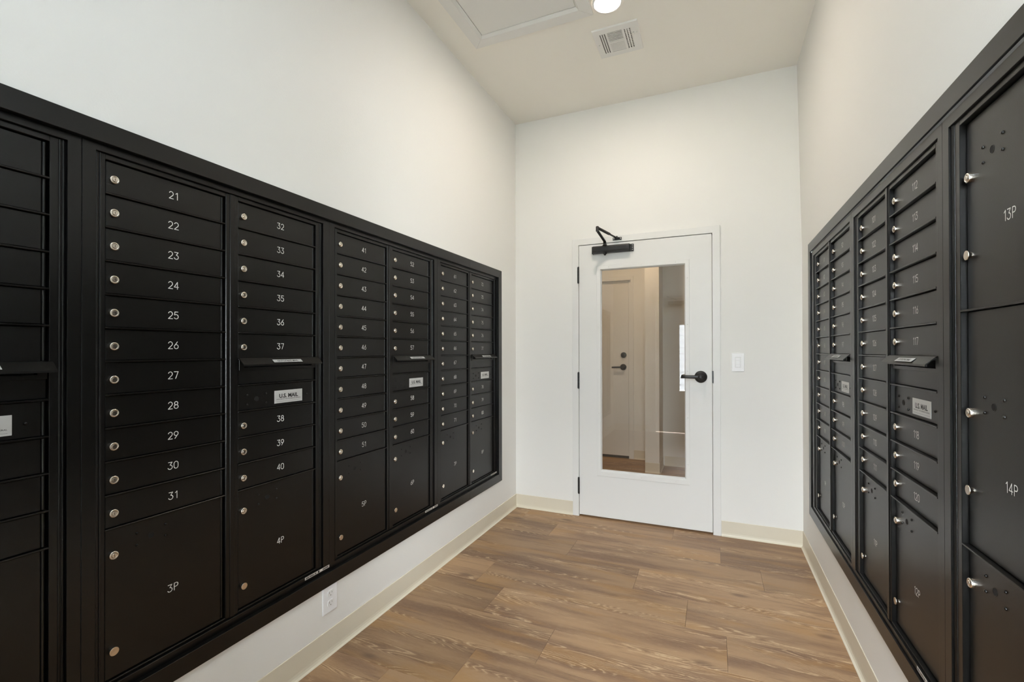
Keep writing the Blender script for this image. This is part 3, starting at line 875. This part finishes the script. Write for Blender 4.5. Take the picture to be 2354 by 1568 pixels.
mb = MB(); mb.box(vx0 + .004, vx1 - .004, vy0 + .004, vy1 - .004, HC - .0012, HC - .0003)
vpart('duct_shade', mb, 'ductshade')  # grey sheet stands in for the shade behind the slats
for s_, gap in ((sA, .0052), (sC, .0058)):          # long bars along the room, three gaps
    w = (s_[1] - s_[0] - 3 * gap) / 2
    for k in range(2):
        a = s_[0] + gap + k * (w + gap)
        mb = MB(); mb.prism([(a, zf), (a + w, zf), (a + w - .001, zt), (a + .0025, zf + .0045)], 'y', s_[2], s_[3]); vpart('slat', mb, 'vent')
for k in range(7):                                    # near half: slats open towards the camera
    a = sB[2] + .0040 + k * .0118
    mb = MB(); mb.prism([(a, zf), (a + .0062, zf), (a + .0052, zt), (a, zt)], 'x', sB[0], sB[1])
    mb.v = [(x, y, z) for x, y, z in mb.v]; vpart('slat', mb, 'vent')
for k in range(7):                                    # far half: slats tilted the other way, narrow gaps
    a = ym + .0055 + k * .0117
    mb = MB(); mb.prism([(a, zf), (a + .0100, zf), (a + .0100, zt), (a + .003, zt)], 'x', sB[0], sB[1]); vpart('slat', mb, 'vent')
for k in range(11):
    mb = MB(); y = sC[2] + .006 + k * .0158; mb.box(sC[0], sC[1], y, y + .0075, HC - .0035, HC - .0015); vpart('damper_blade', mb, 'vent')
mb = MB(); mb.lathe([(.004, 0), (.003, -.0015)], 12, 'z', (vx0 + .0166, vy0 + .1285, zf)); vpart('screw', mb, 'steel')
mb = MB(); mb.lathe([(.004, 0), (.003, -.0015)], 12, 'z', (vx1 - .0114, vy0 + .0935, zf)); vpart('screw', mb, 'steel')
mb = MB(); mb.bbox(vx1 - .0334, vx1 - .0254, vy0 + .0835, vy0 + .1035, zf - .006, zf, .001); vpart('damper_lever', mb, 'vent')

# ------------------------------------------------------------------ corridor seen through the glass
ZC = 2.75
struct('wall_far', MB().box(-2.3, -.58, YF, YF + .1, 0, ZC), 'wall')
struct('wall_far_right', MB().box(-.500, 1.3, 5.258, YF + .1, 0, ZC), 'wall')
struct('wall_pier', MB().box(-.640, -.500, 4.884, YF + .05, 0, ZC), 'wall')
struct('wall_corridor_left', MB().box(-2.4, -2.3, YB + .12, YF + .1, 0, ZC), 'wall')
struct('wall_corridor_right', MB().box(1.3, 1.4, YB + .12, YF + .1, 0, ZC), 'wall')
struct('wall_corridor_front', MB().box(-2.3, XL - .001, YB + .021, YB + .12, 0, ZC).box(XR + .001, 1.3, YB + .021, YB + .12, 0, ZC), 'wall')
struct('ceiling_corridor', MB().box(-2.4, 1.4, YB + .121, YF + .1, ZC, ZC + .08), 'ceiling')
cove('baseboard_far', (-.835, YF), (-.6565, YF), (0, -1))
cove('baseboard_far_right', (-.484, 5.258), (1.29, 5.258), (0, -1))
cove('baseboard_pier', (-.640, 4.884), (-.500, 4.884), (0, -1))
cove('baseboard_pier', (-.500, 4.884), (-.500, 5.242), (1, 0))
d2 = empty('door_2', (-1.33, YF, 0)); d2['kind'] = 'structure'
def d2part(name, mb, m, parent=None):
    mb.v = [(x + 1.33, y - YF, z) for x, y, z in mb.v]; return link(name, mb.mesh(name, m), parent or d2)
mb = MB(); fprof(-1.81, -.888, 2.045, .052, YF - .012, YF - .0005, mb)
mb.bbox(-1.83, -.865, YF - .045, YF - .012, 2.045, 2.062, .003); mb.bbox(-1.80, -.892, YF - .020, YF - .012, 2.025, 2.045, .002)
d2part('door_frame', mb, 'door')
mb = MB(); mb.box(-1.807, -.891, YF - .008, YF - .0004, .030, 2.041); d2part('door_leaf', mb, 'door')
mb = MB(); mb.box(-1.807, -.891, YF - .010, YF - .0006, .0005, .028); d2part('gap_shade_strip', mb, 'strip')  # dark strip stands in for the shaded gap below the leaf
mb = MB(); mb.lathe([(.036, 0), (.036, .006), (.030, .010), (.018, .013), (.016, .045), (.004, .047)], 28, 'y', (-.952, YF - .008, 1.050))
mb.bar((-.952, YF - .048, 1.050), (-1.077, YF - .048, 1.046), .010, .018)
d2part('handle', mb, 'hardware')
mb = MB(); mb.lathe([(.032, 0), (.032, .012), (.028, .016), (.01, .017)], 28, 'y', (-.947, YF - .008, 1.190))
d2part('deadbolt', mb, 'hardware')

# ------------------------------------------------------------------ half glazed door behind the camera and the view outside it
d3 = empty('door_3', (-.25, YN, 0)); d3['kind'] = 'structure'
def d3part(name, mb, m, parent=None):
    mb.v = [(x + .25, y - YN, z) for x, y, z in mb.v]; return link(name, mb.mesh(name, m), parent or d3)
mb = MB(); fprof(NX0 + .02, NX1 - .02, 2.03, .055, YN - .11, YN + .012, mb); d3part('door_frame', mb, 'trimw')
gx0, gx1, gz0, gz1 = -.462, -.160, .635, 1.625
mb = MB(); a, b = NX0 + .024, NX1 - .024
mb.box(a, gx0, YN - .05, YN - .005, .012, 2.026); mb.box(gx1, b, YN - .05, YN - .005, .012, 2.026)
mb.box(gx0, gx1, YN - .05, YN - .005, .012, gz0); mb.box(gx0, gx1, YN - .05, YN - .005, gz1, 2.026)
d3part('door_leaf', mb, 'door')
mb = MB(); mb.box(gx0, gx1, YN - .030, YN - .024, gz0, gz1); d3part('glass_pane', mb, 'pane')
mb = MB(); mb.bbox(-.62, -.33, YN - .0045, YN + .045, 1.925, 1.980, .006); mb.bar((-.50, YN + .02, 2.0), (-.62, YN + .20, 2.03), .018, .006); mb.bar((-.62, YN + .20, 2.035), (-.42, YN + .03, 2.05), .018, .006)
d3part('closer', mb, 'hardware')
w1 = empty('fill_window', ((WX0 + WX1) / 2, YN, 0)); w1['kind'] = 'structure'  # unseen window, added to fill the room with daylight from behind
mb = MB(); mb.loft(WX0, WX1, WZ0, WZ1, [(0, YN - .11), (0, YN - .02), (.022, YN - .02), (.022, YN - .11)]); mb.v = [(x - (WX0 + WX1) / 2, y - YN, z) for x, y, z in mb.v]
link('fill_window_frame', mb.mesh('fill_window_frame', 'trimw'), w1)
mb = MB(); mb.box(WX0 + .02, WX1 - .02, YN - .060, YN - .054, WZ0 + .02, WZ1 - .02); mb.v = [(x - (WX0 + WX1) / 2, y - YN, z) for x, y, z in mb.v]
link('fill_window_pane', mb.mesh('fill_window_pane', 'pane'), w1)
tag(link('driveway', MB().box(-6, 6, -9, YN - .13, -.2, -.05).mesh('driveway', simple('pale_concrete', (.46, .455, .44), .8))), kind='structure')
tag(link('lawn', MB().box(-6, 6, -6.4, -5.5, -.05, -.03).mesh('lawn', simple('lawn_green', (.16, .26, .06), .9))), kind='structure')
hs = tag(empty('neighbour_house', (0, -9.2, -.05)), 'pale house with lap siding outside, seen reflected in the door glass', 'house')
mb = MB(); mb.box(-5, 5, -.4, -.05, 0, 3.4); link('house_wall', mb.mesh('house_wall', 'siding'), hs)
me = MB().add([(-5, 0, 0), (5, 0, 0), (5, .03, 0), (-5, .03, 0), (-5, 0, .19), (5, 0, .19), (5, .008, .19), (-5, .008, .19)], [(0,1,2,3), (4,5,6,7), (2,3,7,6), (0,1,5,4), (0,3,7,4), (1,2,6,5)]).mesh('siding_board', 'siding')
for k in range(16): link('siding_board', me, hs, (0, -.05, .2 + k * .2))
